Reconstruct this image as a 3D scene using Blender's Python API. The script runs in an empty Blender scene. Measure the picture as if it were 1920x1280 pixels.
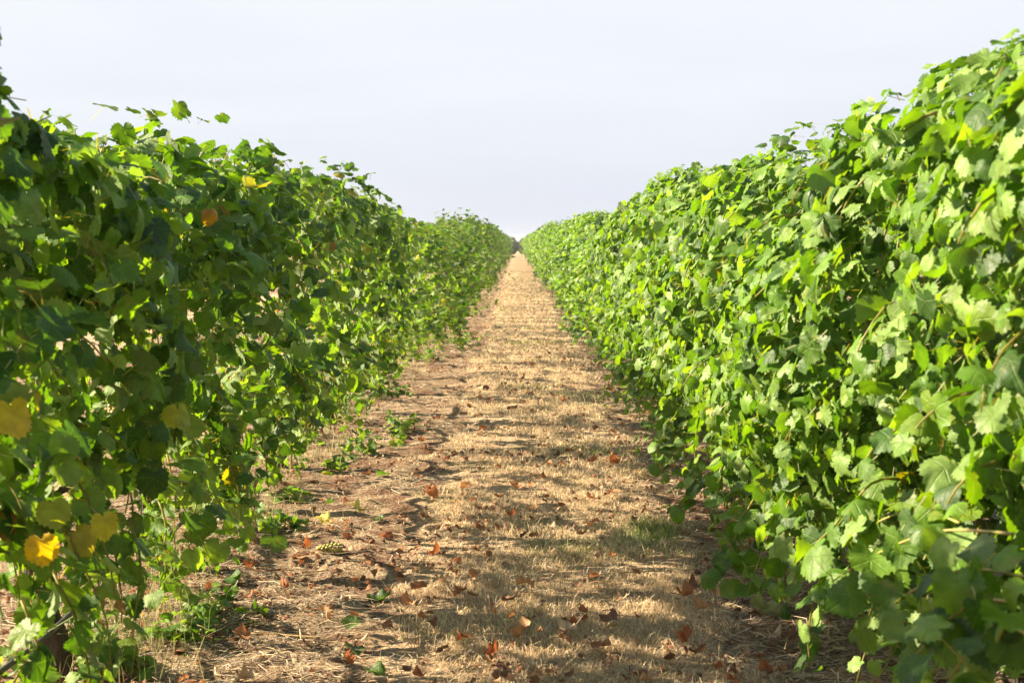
import bpy, math
import numpy as np
from mathutils import Vector, Matrix

R = math.radians
sc = bpy.context.scene
COL = sc.collection
rng = np.random.default_rng(11)

# ------------------------------------------------------------------ camera
F_PX = 55.0 / 36.0 * 1920.0
CAM_H = 1.35
cd = bpy.data.cameras.new('camera')
cam = bpy.data.objects.new('camera', cd); COL.objects.link(cam)
cd.sensor_width = 36.0; cd.lens = 55.0
cd.clip_start = 0.05; cd.clip_end = 4000
PITCH = math.atan(188 / F_PX); YAW = math.atan(10 / F_PX)
cam.location = (0, 0, CAM_H)
cam.rotation_euler = (R(90) - PITCH, 0, YAW)
cd.dof.use_dof = True; cd.dof.focus_distance = 7.4; cd.dof.aperture_fstop = 9
sc.camera = cam
CM = Matrix.LocRotScale(cam.location, cam.rotation_euler, None)

def ray(px, py):
    return (CM.to_3x3() @ Vector(((px - 960) / F_PX, -(py - 640) / F_PX, -1))).normalized()
def on_ground(px, py):
    d = ray(px, py); t = -CAM_H / d.z
    p = cam.location + d * t
    return p.x, p.y
def at_x(px, py, X):
    d = ray(px, py); t = X / d.x
    return cam.location + d * t

# ------------------------------------------------------------------ sky and sun
SUN_EL, SUN_AZ = R(30), R(9)            # azimuth measured from -x towards +y
sdir = Vector((-math.cos(SUN_AZ) * math.cos(SUN_EL), math.sin(SUN_AZ) * math.cos(SUN_EL), math.sin(SUN_EL)))
w = bpy.data.worlds.new('World'); sc.world = w; w.use_nodes = True
nt = w.node_tree; nt.nodes.clear()
sky = nt.nodes.new('ShaderNodeTexSky'); sky.sky_type = 'NISHITA'; sky.sun_disc = False
sky.sun_elevation = SUN_EL; sky.sun_rotation = math.atan2(sdir.x, sdir.y)
sky.air_density = 1.0; sky.dust_density = 2.5; sky.ozone_density = 1.0; sky.altitude = 0
mixw = nt.nodes.new('ShaderNodeMix'); mixw.data_type = 'RGBA'
mixw.inputs[7].default_value = (6.1, 6.35, 6.95, 1)
hzc = nt.nodes.new('ShaderNodeMix'); hzc.data_type = 'RGBA'; hzc.inputs[6].default_value = (4.15, 4.35, 4.9, 1); hzc.inputs[7].default_value = (4.85, 5.07, 5.45, 1)     # pale summer haze, thickest low in the sky
wtc = nt.nodes.new('ShaderNodeTexCoord'); wsp = nt.nodes.new('ShaderNodeSeparateXYZ'); wmr = nt.nodes.new('ShaderNodeMapRange')
nt.links.new(wtc.outputs['Generated'], wsp.inputs[0]); nt.links.new(wsp.outputs[2], wmr.inputs[0])
wmr.inputs[1].default_value = 0.22; wmr.inputs[2].default_value = 0.6; wmr.inputs[3].default_value = 0.95; wmr.inputs[4].default_value = 0.10
nt.links.new(wmr.outputs[0], mixw.inputs[0])
wlo = nt.nodes.new('ShaderNodeMapRange'); nt.links.new(wsp.outputs[2], wlo.inputs[0]); wlo.inputs[1].default_value = 0.0; wlo.inputs[2].default_value = 0.16
nt.links.new(wlo.outputs[0], hzc.inputs[0])
wmap = nt.nodes.new('ShaderNodeMapping'); wmap.inputs['Scale'].default_value = (1.2, 1.2, 7); wmap.inputs['Rotation'].default_value = (0.12, 0.05, 0)
wnz = nt.nodes.new('ShaderNodeTexNoise'); wnz.inputs['Scale'].default_value = 2.2; wnz.inputs['Detail'].default_value = 5; wnz.inputs['Distortion'].default_value = 0.5
wcr = nt.nodes.new('ShaderNodeMapRange'); wcr.inputs[1].default_value = 0.4; wcr.inputs[2].default_value = 0.75; wcr.inputs[3].default_value = 0.0; wcr.inputs[4].default_value = 0.55
whz = nt.nodes.new('ShaderNodeMix'); whz.data_type = 'RGBA'; whz.inputs[7].default_value = (5.3, 5.42, 5.65, 1)   # faint veil of cirrus
nt.links.new(wtc.outputs['Generated'], wmap.inputs[0]); nt.links.new(wmap.outputs[0], wnz.inputs['Vector']); nt.links.new(wnz.outputs[0], wcr.inputs[0])
nt.links.new(wcr.outputs[0], whz.inputs[0]); nt.links.new(hzc.outputs[2], whz.inputs[6]); nt.links.new(whz.outputs[2], mixw.inputs[7])
bg = nt.nodes.new('ShaderNodeBackground'); bg.inputs[1].default_value = 0.05
out = nt.nodes.new('ShaderNodeOutputWorld')
nt.links.new(sky.outputs[0], mixw.inputs[6]); nt.links.new(mixw.outputs[2], bg.inputs[0]); nt.links.new(bg.outputs[0], out.inputs[0])
sl = bpy.data.lights.new('sun', 'SUN'); sl.energy = 5.0; sl.angle = R(0.55); sl.color = (1.0, 0.84, 0.60)
so = bpy.data.objects.new('sun', sl); COL.objects.link(so)
so.rotation_euler = sdir.to_track_quat('Z', 'Y').to_euler(); so.location = (-20, 10, 20)

sc.view_settings.view_transform = 'Standard'; sc.view_settings.look = 'None'
sc.view_settings.gamma = 1; sc.view_settings.use_curve_mapping = False
sc.view_settings.exposure = 1.9
c = sc.cycles
c.max_bounces = 7; c.diffuse_bounces = 4; c.glossy_bounces = 2; c.transmission_bounces = 4; c.transparent_max_bounces = 4
c.volume_bounces = 0; c.caustics_reflective = False; c.caustics_refractive = False
c.sample_clamp_indirect = 6

# ------------------------------------------------------------------ helpers
def tag(o, label=None, cat=None, group=None, kind=None):
    if label: o['label'] = label
    if cat: o['category'] = cat
    if group: o['group'] = group
    if kind: o['kind'] = kind
    return o
def empty(name, loc):
    o = bpy.data.objects.new(name, None); COL.objects.link(o); o.location = loc
    o.empty_display_size = 0.1
    return o
def mesh_obj(name, me, parent=None, loc=None):
    o = bpy.data.objects.new(name, me); COL.objects.link(o)
    if parent is not None: o.parent = parent
    if loc is not None: o.location = loc
    return o
def np_mesh(name, V, T, mat, col=None, uv=None, smooth=False):
    """triangle mesh from arrays; col per vertex, uv per vertex"""
    me = bpy.data.meshes.new(name)
    nv, ntri = len(V), len(T)
    me.vertices.add(nv); me.vertices.foreach_set('co', np.ascontiguousarray(V, dtype=np.float32).ravel())
    me.loops.add(ntri * 3); me.loops.foreach_set('vertex_index', np.ascontiguousarray(T, dtype=np.int32).ravel())
    me.polygons.add(ntri)
    me.polygons.foreach_set('loop_start', np.arange(0, ntri * 3, 3, dtype=np.int32))
    me.polygons.foreach_set('loop_total', np.full(ntri, 3, dtype=np.int32))
    me.polygons.foreach_set('use_smooth', np.full(ntri, smooth, dtype=bool))
    if uv is not None:
        l = me.uv_layers.new(name='leaf_uv')
        l.data.foreach_set('uv', np.ascontiguousarray(uv[T.ravel()], dtype=np.float32).ravel())
    if col is not None:
        a = me.color_attributes.new('tint', 'FLOAT_COLOR', 'POINT')
        c4 = np.ones((nv, 4), dtype=np.float32); c4[:, :3] = col
        a.data.foreach_set('color', c4.ravel())
    me.update(calc_edges=True)
    me.materials.append(mat)
    return me
def unit(v): return v / np.maximum(np.linalg.norm(v, axis=-1, keepdims=True), 1e-9)

class Noise:
    """smooth pseudo noise of two variables, about -1..1"""
    def __init__(s, seed, scale, n=10):
        g = np.random.default_rng(seed)
        a = g.uniform(0, 2 * np.pi, n); k = scale * g.uniform(0.6, 1.7, n)
        s.kx, s.ky, s.p = k * np.cos(a), k * np.sin(a), g.uniform(0, 2 * np.pi, n)
    def __call__(s, x, y):
        x, y = np.asarray(x, float), np.asarray(y, float)
        return np.sin(x[..., None] * s.kx + y[..., None] * s.ky + s.p).sum(-1) / math.sqrt(len(s.p)) * 0.9

n_lo, n_hi, n_edge, n_patch, n_bare = Noise(1, 1.3), Noise(2, 7.0), Noise(3, 2.3), Noise(4, 2.6), Noise(5, 4.5)
n_cl, n_cl2 = Noise(6, 16), Noise(8, 34)
STRIP_L, STRIP_R = -0.42, 0.72
def strip(x, y):
    """1 in the grass strip, 0 on the bare soil under the vines"""
    x = np.asarray(x, float); e = 0.12 * n_edge(x * 0 + y, y * 0) + 0.11 * n_hi(x, y) + .05 * n_bare(x, y * 1.5)
    return np.clip(np.minimum(x - STRIP_L + e, STRIP_R + e * 0.8 - x) / 0.12 + 0.5, 0, 1)
def gh(x, y):
    x = np.asarray(x, float); y = np.asarray(y, float)
    fade = np.exp(-np.maximum(np.abs(y) - 25, 0) / 30)
    return (0.012 * n_lo(x, y) + 0.009 * n_hi(x, y) + (1 - strip(x, y)) * (.010 * n_cl(x, y) + .006 * n_cl2(x, y))) * fade + 0.018 * strip(x, y) * fade

# ------------------------------------------------------------------ materials
def new_mat(name):
    m = bpy.data.materials.new(name); m.use_nodes = True
    t = m.node_tree; t.nodes.clear()
    o = t.nodes.new('ShaderNodeOutputMaterial')
    return m, t, o
def N(t, typ, **kw):
    n = t.nodes.new('ShaderNode' + typ)
    for k, v in kw.items():
        if k.startswith('i_'): n.inputs[int(k[2:])].default_value = v
        else: setattr(n, k, v)
    return n
def mixc(t, fac, a, b, mode='MIX'):
    n = N(t, 'Mix', data_type='RGBA', blend_type=mode)
    for s, v in ((0, fac), (6, a), (7, b)):
        if hasattr(v, 'links'): t.links.new(v, n.inputs[s])
        else: n.inputs[s].default_value = v
    return n.outputs[2]
def M(t, op, a, b=None, c=None):
    n = N(t, 'Math', operation=op)
    for s, v in enumerate((a, b, c)):
        if v is None: continue
        if hasattr(v, 'links'): t.links.new(v, n.inputs[s])
        else: n.inputs[s].default_value = v
    return n.outputs[0]

def leaf_material(name, back=0.5, transl=0.36, rough=0.42, veins=True, dry=False):
    m, t, o = new_mat(name)
    col = N(t, 'VertexColor', layer_name='tint').outputs[0]
    geo = N(t, 'NewGeometry')
    base = col
    if veins:
        uv = N(t, 'UVMap', uv_map='leaf_uv').outputs[0]
        sep = N(t, 'SeparateXYZ'); t.links.new(uv, sep.inputs[0])
        X = M(t, 'ABSOLUTE', sep.outputs[0]); Y = sep.outputs[1]
        r = M(t, 'SQRT', M(t, 'ADD', M(t, 'MULTIPLY', X, X), M(t, 'MULTIPLY', Y, Y)))
        ang = M(t, 'ARCTAN2', X, Y)
        ds = []
        for a0 in (0.0, 0.86, 1.75):
            dlt = M(t, 'ABSOLUTE', M(t, 'SUBTRACT', ang, a0))
            ds.append(M(t, 'MULTIPLY', M(t, 'SINE', M(t, 'MINIMUM', dlt, 1.57)), r))
        dmin = M(t, 'MINIMUM', M(t, 'MINIMUM', ds[0], ds[1]), ds[2])
        # side veins: stripes that leave the nearest main vein
        side = M(t, 'SINE', M(t, 'MULTIPLY', M(t, 'SUBTRACT', r, M(t, 'MULTIPLY', dmin, 0.8)), 34.0))
        side = M(t, 'MULTIPLY', M(t, 'GREATER_THAN', side, 0.86), 0.35)
        v = N(t, 'MapRange'); t.links.new(dmin, v.inputs[0]); v.inputs[1].default_value = 0.012; v.inputs[2].default_value = 0.04
        v.inputs[3].default_value = 1; v.inputs[4].default_value = 0
        vein = M(t, 'MAXIMUM', v.outputs[0], side)
        base = mixc(t, M(t, 'MULTIPLY', vein, 0.16), col, (0.30, 0.40, 0.12, 1) if not dry else (0.20, 0.10, 0.05, 1))
    tc = N(t, 'TexCoord')
    nz = N(t, 'TexNoise'); nz.inputs['Scale'].default_value = 38; nz.inputs['Detail'].default_value = 3
    t.links.new(tc.outputs['Object'], nz.inputs['Vector'])
    mod = N(t, 'MapRange'); t.links.new(nz.outputs[0], mod.inputs[0])
    mod.inputs[1].default_value = 0.3; mod.inputs[2].default_value = 0.7; mod.inputs[3].default_value = 0.78; mod.inputs[4].default_value = 1.22
    cm = N(t, 'CombineXYZ')
    for i in range(3): t.links.new(mod.outputs[0], cm.inputs[i])
    base = mixc(t, 1.0, base, cm.outputs[0], 'MULTIPLY')
    if not dry:
        nz3 = N(t, 'TexNoise'); nz3.inputs['Scale'].default_value = 13; nz3.inputs['Detail'].default_value = 6; nz3.inputs['Roughness'].default_value = 0.7
        t.links.new(tc.outputs['Object'], nz3.inputs['Vector'])
        sp = N(t, 'MapRange', clamp=True); t.links.new(nz3.outputs[0], sp.inputs[0]); sp.inputs[1].default_value = 0.60; sp.inputs[2].default_value = 0.70; sp.inputs[4].default_value = 0.75
        base = mixc(t, sp.outputs[0], base, (0.24, 0.22, 0.05, 1))
        sp2 = N(t, 'MapRange', clamp=True); t.links.new(nz3.outputs[0], sp2.inputs[0]); sp2.inputs[1].default_value = 0.69; sp2.inputs[2].default_value = 0.73
        base = mixc(t, sp2.outputs[0], base, (0.20, 0.11, 0.045, 1))
    under = mixc(t, back, base, (0.34, 0.42, 0.24, 1) if not dry else (0.34, 0.22, 0.13, 1))
    face = mixc(t, geo.outputs['Backfacing'], base, under)
    p = N(t, 'BsdfPrincipled'); t.links.new(face, p.inputs['Base Color'])
    p.inputs['Specular IOR Level'].default_value = 0.42 if not dry else 0.2
    rr = M(t, 'ADD', M(t, 'MULTIPLY', geo.outputs['Backfacing'], 0.3), M(t, 'MULTIPLY_ADD', nz.outputs[0], 0.25, rough - 0.12))
    t.links.new(rr, p.inputs['Roughness'])
    bump = N(t, 'Bump'); bump.inputs['Strength'].default_value = 0.5; bump.inputs['Distance'].default_value = 0.006
    nb = N(t, 'TexNoise'); nb.inputs['Scale'].default_value = 48; nb.inputs['Detail'].default_value = 2
    t.links.new(tc.outputs['Object'], nb.inputs['Vector'])
    hgt = nb.outputs[0]
    if veins: hgt = M(t, 'SUBTRACT', nb.outputs[0], M(t, 'MULTIPLY', vein, 0.6))
    t.links.new(hgt, bump.inputs['Height']); t.links.new(bump.outputs[0], p.inputs['Normal'])
    tr = N(t, 'BsdfTranslucent')
    tcol = mixc(t, 1.0, base, (1.95, 2.0, 0.16, 1) if not dry else (1.6, 1.2, 0.9, 1), 'MULTIPLY')
    t.links.new(tcol, tr.inputs[0])
    mx = N(t, 'MixShader', i_0=transl)
    t.links.new(p.outputs[0], mx.inputs[1]); t.links.new(tr.outputs[0], mx.inputs[2]); t.links.new(mx.outputs[0], o.inputs[0])
    return m

def plain_tint_material(name, transl=0.25, rough=0.75, spec=0.2, noise_scale=60):
    m, t, o = new_mat(name)
    col = N(t, 'VertexColor', layer_name='tint').outputs[0]
    p = N(t, 'BsdfPrincipled'); t.links.new(col, p.inputs['Base Color'])
    p.inputs['Roughness'].default_value = rough; p.inputs['Specular IOR Level'].default_value = spec
    tr = N(t, 'BsdfTranslucent'); t.links.new(col, tr.inputs[0])
    mx = N(t, 'MixShader', i_0=transl)
    t.links.new(p.outputs[0], mx.inputs[1]); t.links.new(tr.outputs[0], mx.inputs[2]); t.links.new(mx.outputs[0], o.inputs[0])
    return m

def bark_material():
    m, t, o = new_mat('vine_bark')
    tc = N(t, 'TexCoord'); mp = N(t, 'Mapping'); mp.inputs['Scale'].default_value = (55, 55, 7)
    t.links.new(tc.outputs['Object'], mp.inputs[0])
    nz = N(t, 'TexNoise'); nz.inputs['Scale'].default_value = 1; nz.inputs['Detail'].default_value = 6; nz.inputs['Distortion'].default_value = 0.6
    t.links.new(mp.outputs[0], nz.inputs['Vector'])
    cr = N(t, 'ValToRGB'); t.links.new(nz.outputs[0], cr.inputs[0])
    cr.color_ramp.elements[0].position = 0.32; cr.color_ramp.elements[0].color = (0.02, 0.013, 0.01, 1)
    cr.color_ramp.elements[1].position = 0.68; cr.color_ramp.elements[1].color = (0.11, 0.075, 0.055, 1)
    p = N(t, 'BsdfPrincipled'); t.links.new(cr.outputs[0], p.inputs['Base Color']); p.inputs['Roughness'].default_value = 0.9
    b = N(t, 'Bump'); b.inputs['Strength'].default_value = 1; b.inputs['Distance'].default_value = 0.012
    t.links.new(nz.outputs[0], b.inputs['Height']); t.links.new(b.outputs[0], p.inputs['Normal'])
    t.links.new(p.outputs[0], o.inputs[0])
    return m
def simple_material(name, c0, c1, scale, rough=0.6, spec=0.4, bump=0.002, sss=0.0):
    m, t, o = new_mat(name)
    tc = N(t, 'TexCoord')
    nz = N(t, 'TexNoise'); nz.inputs['Scale'].default_value = scale; nz.inputs['Detail'].default_value = 4
    t.links.new(tc.outputs['Object'], nz.inputs['Vector'])
    cr = N(t, 'ValToRGB'); t.links.new(nz.outputs[0], cr.inputs[0])
    cr.color_ramp.elements[0].position = 0.35; cr.color_ramp.elements[0].color = (*c0, 1)
    cr.color_ramp.elements[1].position = 0.65; cr.color_ramp.elements[1].color = (*c1, 1)
    p = N(t, 'BsdfPrincipled'); t.links.new(cr.outputs[0], p.inputs['Base Color'])
    p.inputs['Roughness'].default_value = rough; p.inputs['Specular IOR Level'].default_value = spec
    b = N(t, 'Bump'); b.inputs['Strength'].default_value = 0.8; b.inputs['Distance'].default_value = bump
    t.links.new(nz.outputs[0], b.inputs['Height']); t.links.new(b.outputs[0], p.inputs['Normal'])
    t.links.new(p.outputs[0], o.inputs[0])
    return m
def ground_material():
    m, t, o = new_mat('vineyard_soil')
    tc = N(t, 'TexCoord'); P = tc.outputs['Object']
    def noise(scale, detail=5, vec=P, dist=0.0, rough=0.6):
        n = N(t, 'TexNoise'); n.inputs['Scale'].default_value = scale; n.inputs['Detail'].default_value = detail
        n.inputs['Distortion'].default_value = dist; n.inputs['Roughness'].default_value = rough
        t.links.new(vec, n.inputs['Vector']); return n.outputs[0]
    def ramp(v, a, b):
        r = N(t, 'MapRange', clamp=True); t.links.new(v, r.inputs[0]); r.inputs[1].default_value = a; r.inputs[2].default_value = b
        return r.outputs[0]
    big, mid, fine = noise(0.9), noise(6), noise(70, 6)
    soil = mixc(t, ramp(mid, 0.35, 0.65), (0.16, 0.095, 0.06, 1), (0.28, 0.185, 0.125, 1))
    litter = mixc(t, ramp(fine, 0.35, 0.65), (0.28, 0.20, 0.125, 1), (0.62, 0.49, 0.31, 1))
    soil = mixc(t, ramp(M(t, 'ADD', M(t, 'MULTIPLY', mid, 0.5), M(t, 'MULTIPLY', fine, 0.5)), 0.43, 0.58), soil, litter)
    straw = mixc(t, ramp(noise(45, 6, dist=0.4), 0.35, 0.68), (0.38, 0.26, 0.16, 1), (0.76, 0.56, 0.35, 1))
    straw = mixc(t, M(t, 'MULTIPLY', ramp(noise(1.7, 4), 0.5, 0.66), 0.45), straw, (0.19, 0.19, 0.07, 1))
    straw = mixc(t, M(t, 'MULTIPLY', ramp(noise(3.2, 5), 0.55, 0.66), 0.5), straw, (0.26, 0.15, 0.085, 1))
    sep = N(t, 'SeparateXYZ'); t.links.new(P, sep.inputs[0])
    wob = M(t, 'MULTIPLY_ADD', M(t, 'SUBTRACT', mid, 0.5), 0.5, sep.outputs[0])
    wob = M(t, 'MULTIPLY_ADD', M(t, 'SUBTRACT', big, 0.5), 0.5, wob)
    # strips repeat with every alley of the vineyard, 2.92 m apart
    soil = mixc(t, M(t, 'MULTIPLY', ramp(noise(2.6, 6, dist=.8), .5, .62), .75), soil, (0.19, 0.095, 0.058, 1))
    q = M(t, 'ABSOLUTE', M(t, 'SUBTRACT', M(t, 'MODULO', M(t, 'ADD', wob, 2.92 * 300 + 1.46 - 0.15), 2.92), 1.46))
    msk = N(t, 'MapRange', clamp=True); t.links.new(q, msk.inputs[0])
    msk.inputs[1].default_value = 0.52; msk.inputs[2].default_value = 0.66; msk.inputs[3].default_value = 1; msk.inputs[4].default_value = 0
    colr = mixc(t, msk.outputs[0], soil, straw)
    p = N(t, 'BsdfPrincipled'); t.links.new(colr, p.inputs['Base Color']); p.inputs['Roughness'].default_value = 0.95
    p.inputs['Specular IOR Level'].default_value = 0.1
    b = N(t, 'Bump'); b.inputs['Strength'].default_value = 0.9; b.inputs['Distance'].default_value = 0.05
    t.links.new(M(t, 'ADD', M(t, 'MULTIPLY', mid, 0.8), fine), b.inputs['Height']); t.links.new(b.outputs[0], p.inputs['Normal'])
    t.links.new(p.outputs[0], o.inputs[0])
    return m

M_LEAF = leaf_material('grape_leaf', rough=0.52)
M_LEAF_FAR = leaf_material('grape_leaf_plain', veins=False, rough=0.55)
M_DRY = leaf_material('dry_leaf', back=0.5, transl=0.2, rough=0.7, dry=True)
M_BARK = bark_material()
M_CANE = simple_material('cane_bark', (0.34, 0.20, 0.09), (0.46, 0.33, 0.14), 30, 0.55, 0.4)
M_SHOOT_GREEN = simple_material('young_shoot', (0.26, 0.28, 0.06), (0.36, 0.26, 0.10), 20, 0.5, 0.4)
M_GRAPE = simple_material('green_grape', (0.30, 0.30, 0.06), (0.46, 0.40, 0.12), 40, 0.35, 0.5)
M_BLADE = plain_tint_material('dry_grass_blade', 0.35)
M_STRAW = plain_tint_material('straw_litter', 0.1)
M_PIPE = simple_material('black_hose', (0.02, 0.02, 0.022), (0.06, 0.055, 0.05), 25, 0.45, 0.5, 0.001)
M_CLOD = simple_material('dark_clod', (0.02, 0.018, 0.015), (0.06, 0.045, 0.035), 15, 0.9, 0.1, 0.02)
M_GROUND = ground_material()

# ------------------------------------------------------------------ ground sheet
def axis(lim_lo, lim_hi, fine, step0, grow):
    a = [0.0]; s = step0
    while a[-1] < lim_hi:
        if a[-1] > fine: s *= grow
        a.append(a[-1] + s)
    b = [0.0]; s = step0
    while b[-1] < lim_lo:
        if b[-1] > fine: s *= grow
        b.append(b[-1] + s)
    return np.array([-v for v in b[:0:-1]] + a)
gx = axis(1200, 1200, 2.4, 0.035, 1.16)
gy = axis(25, 3000, 14, 0.04, 1.06)
XX, YY = np.meshgrid(gx, gy)
V = np.stack([XX.ravel(), YY.ravel(), gh(XX.ravel(), YY.ravel())], 1)
nx, ny = len(gx), len(gy)
i = (np.arange(ny - 1)[:, None] * nx + np.arange(nx - 1)[None]).ravel()
T = np.concatenate([np.stack([i, i + 1, i + nx + 1], 1), np.stack([i, i + nx + 1, i + nx], 1)])
g = mesh_obj('ground', np_mesh('ground', V, T, M_GROUND, smooth=True))
tag(g, 'straw coloured vineyard alley with bare reddish soil under the vines', 'ground', kind='structure')

# ------------------------------------------------------------------ leaf builder
KEY_A = np.radians([0, 14, 27, 40, 52, 66, 80, 94, 108, 124, 142, 160, 174, 180])
KEY_R = np.array([1.0, .93, .85, .88, .92, .87, .80, .79, .79, .73, .66, .54, .28, .10])
def leaf_outline(n, teeth):
    a = np.linspace(-np.pi, np.pi, n, endpoint=False) + np.pi / n
    r = np.interp(np.abs(a), KEY_A, KEY_R)
    if teeth:
        r = r * (1 + teeth * np.where(np.arange(n) % 2 == 0, 1, -1) * (np.abs(a) < 2.9))
    return a, r
def leaf_template(n, nin, teeth):
    """vertex 0 = petiole point, then inner ring, then outline"""
    a, r = leaf_outline(n, teeth)
    step = n // nin
    ai = a[::step][:nin] + (step - 1) / 2 * (2 * np.pi / n)
    ri = np.interp(np.abs((ai + np.pi) % (2 * np.pi) - np.pi), KEY_A, KEY_R) * 0.52
    A = np.concatenate([[0], ai, a]); Rr = np.concatenate([[0], ri, r])
    xy = np.stack([np.sin(A) * Rr, np.cos(A) * Rr], 1)
    tri = []
    for k in range(nin):
        k2 = (k + 1) % nin
        tri.append((0, 1 + k2, 1 + k))
        o0 = k * step
        for j in range(step):
            p, q = o0 + j, (o0 + j + 1) % n
            c_ = k if j < step / 2 else k2
            tri.append((1 + (k if j < (step + 1) // 2 else k2), 1 + nin + q, 1 + nin + p))
            if j == (step + 1) // 2 - 1:
                tri.append((1 + k, 1 + k2, 1 + nin + q))
    return xy, np.array(tri), A, Rr
TPL = {'near': leaf_template(44, 11, 0.058), 'mid': leaf_template(14, 7, 0.05), 'far': leaf_template(8, 4, 0.0)}

def leaf_mesh(name, P, n, tdir, size, col, rg, lod='near', mat=None, cup=1.0, petiole=True, extra=None):
    """leaves hang from P; n normal, tdir tip direction"""
    xy, tri, A, Rr = TPL[lod]
    K = len(P); n = unit(n)
    tdir = unit(tdir - n * (tdir * n).sum(1, keepdims=True))
    s = np.cross(tdir, n)
    x = xy[None, :, 0] * rg.uniform(0.85, 1.12, (K, 1)); y = xy[None, :, 1] + 0 * x
    ca, cb = rg.normal(-0.28, 0.30, (K, 1)) * cup, rg.normal(-0.25, 0.34, (K, 1)) * cup
    wv = rg.uniform(0.03, 0.16, (K, 1)) * cup
    ph = rg.uniform(0, 6.28, (K, 1))
    z = ca * x * x + cb * y * y + 0.22 * rg.uniform(0, 1, (K, 1)) * np.abs(x) * cup + wv * np.sin(3 * A[None] + ph) * Rr[None] ** 2 + wv * .7 * np.sin(7 * A[None] + ph * 2) * Rr[None] ** 3
    sz = size[:, None] * 0.5
    V = P[:, None] + (x * sz)[..., None] * s[:, None] + (y * sz)[..., None] * tdir[:, None] + (z * sz)[..., None] * n[:, None]
    nv = len(xy)
    T = tri[None] + (np.arange(K) * nv)[:, None, None]
    C = np.repeat(col[:, None], nv, 1)
    C = C * (1 + 0.0 * Rr[None, :, None])
    V = V.reshape(-1, 3); T = T.reshape(-1, 3); C = C.reshape(-1, 3)
    UV = np.tile(xy, (K, 1))
    if petiole:
        L = size[:, None] * rg.uniform(0.45, 0.9, (K, 1))
        back = unit(-tdir * 0.35 - n * 0.8 + rg.normal(0, .35, (K, 3)))
        p0 = P; p1 = P + back * L
        wd = 0.0014 + 0 * L
        q = np.stack([p0 - s * wd, p0 + s * wd, p1 + s * wd * 1.2, p1 - s * wd * 1.2], 1).reshape(-1, 3)
        b0 = len(V) + np.arange(K) * 4
        T = np.concatenate([T, np.stack([b0, b0 + 1, b0 + 2], 1), np.stack([b0, b0 + 2, b0 + 3], 1)])
        V = np.concatenate([V, q]); pc = np.array([.34, .26, .10]) * rg.uniform(.6, 1.2, (K, 1))
        C = np.concatenate([C, np.repeat(pc, 4, 0)]); UV = np.concatenate([UV, np.full((K * 4, 2), 0.3)])
    if extra is not None:
        T = np.concatenate([T, extra[1] + len(V)]); V = np.concatenate([V, extra[0]])
        C = np.concatenate([C, np.tile(extra[2], (len(extra[0]), 1))]); UV = np.concatenate([UV, np.full((len(extra[0]), 2), .3)])
    return np_mesh(name, V, T, mat or (M_LEAF if lod == 'near' else M_LEAF_FAR), C, UV, smooth=True)

def leaf_colors(k, rg, yellow=0.012, young=0.0, light=1.0):
    base = np.array([[.078, .168, .013], [.108, .206, .020], [.175, .28, .065], [.040, .098, .014]])
    c_ = base[rg.integers(0, 4, k)] * rg.uniform(.8, 1.25, (k, 1)) * light
    u = rg.uniform(0, 1, k)
    yg = u < 0.07 + young
    c_[yg] = np.array([.14, .23, .02]) * rg.uniform(.8, 1.2, (yg.sum(), 1))
    yl = u < yellow
    c_[yl] = np.array([.34, .29, .04]) * rg.uniform(.8, 1.1, (yl.sum(), 1))
    br = u > 1 - yellow * 0.5
    c_[br] = np.array([.26, .14, .04]) * rg.uniform(.7, 1.1, (br.sum(), 1))
    return c_

# tube along a polyline (for canes, trunks, hoses)
def tube(pts, rad, sides=7, rg=None, rough=0.0):
    pts = np.asarray(pts, float); n = len(pts)
    rad = np.broadcast_to(np.asarray(rad, float), (n,))
    d = unit(np.gradient(pts, axis=0))
    ref = np.array([0.31, 0.2, 0.93]) if abs(d[:, 2]).mean() < .7 else np.array([1.0, 0.15, 0])
    u = unit(np.cross(d, ref)); v = np.cross(d, u)
    a = np.linspace(0, 2 * np.pi, sides, endpoint=False)
    rr = rad[:, None] * np.ones((1, sides))
    if rough: rr = rr * (1 + rg.normal(0, rough, (n, sides)))
    V = pts[:, None] + rr[..., None] * (np.cos(a)[None, :, None] * u[:, None] + np.sin(a)[None, :, None] * v[:, None])
    V = V.reshape(-1, 3); T = []
    for k in range(n - 1):
        for j in range(sides):
            j2 = (j + 1) % sides
            p, q, r_, s_ = k * sides + j, k * sides + j2, (k + 1) * sides + j2, (k + 1) * sides + j
            T += [(p, q, r_), (p, r_, s_)]
    c0, c1 = len(V), len(V) + 1
    V = np.concatenate([V, pts[:1], pts[-1:]])
    for j in range(sides):
        j2 = (j + 1) % sides
        T += [(c0, j2, j), (c1, (n - 1) * sides + j, (n - 1) * sides + j2)]
    return V, np.array(T)
def tube_mesh(name, pts, rad, mat, sides=7, rg=None, rough=0.0):
    V, T = tube(pts, rad, sides, rg, rough)
    return np_mesh(name, V, T, mat, smooth=True)
def merge(lst):
    Vs, Ts, o = [], [], 0
    for V, T in lst: Vs.append(V); Ts.append(T + o); o += len(V)
    return np.concatenate(Vs), np.concatenate(Ts)
def smooth_path(ctrl, n):
    ctrl = np.asarray(ctrl, float); k = len(ctrl)
    t = np.linspace(0, k - 1, n); out_ = []
    for q in t:
        i1 = min(int(q), k - 2); f = q - i1
        p0, p1, p2, p3 = ctrl[max(i1 - 1, 0)], ctrl[i1], ctrl[i1 + 1], ctrl[min(i1 + 2, k - 1)]
        out_.append(0.5 * ((2 * p1) + (-p0 + p2) * f + (2 * p0 - 5 * p1 + 4 * p2 - p3) * f * f + (-p0 + 3 * p1 - 3 * p2 + p3) * f ** 3))
    return np.array(out_)

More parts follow.
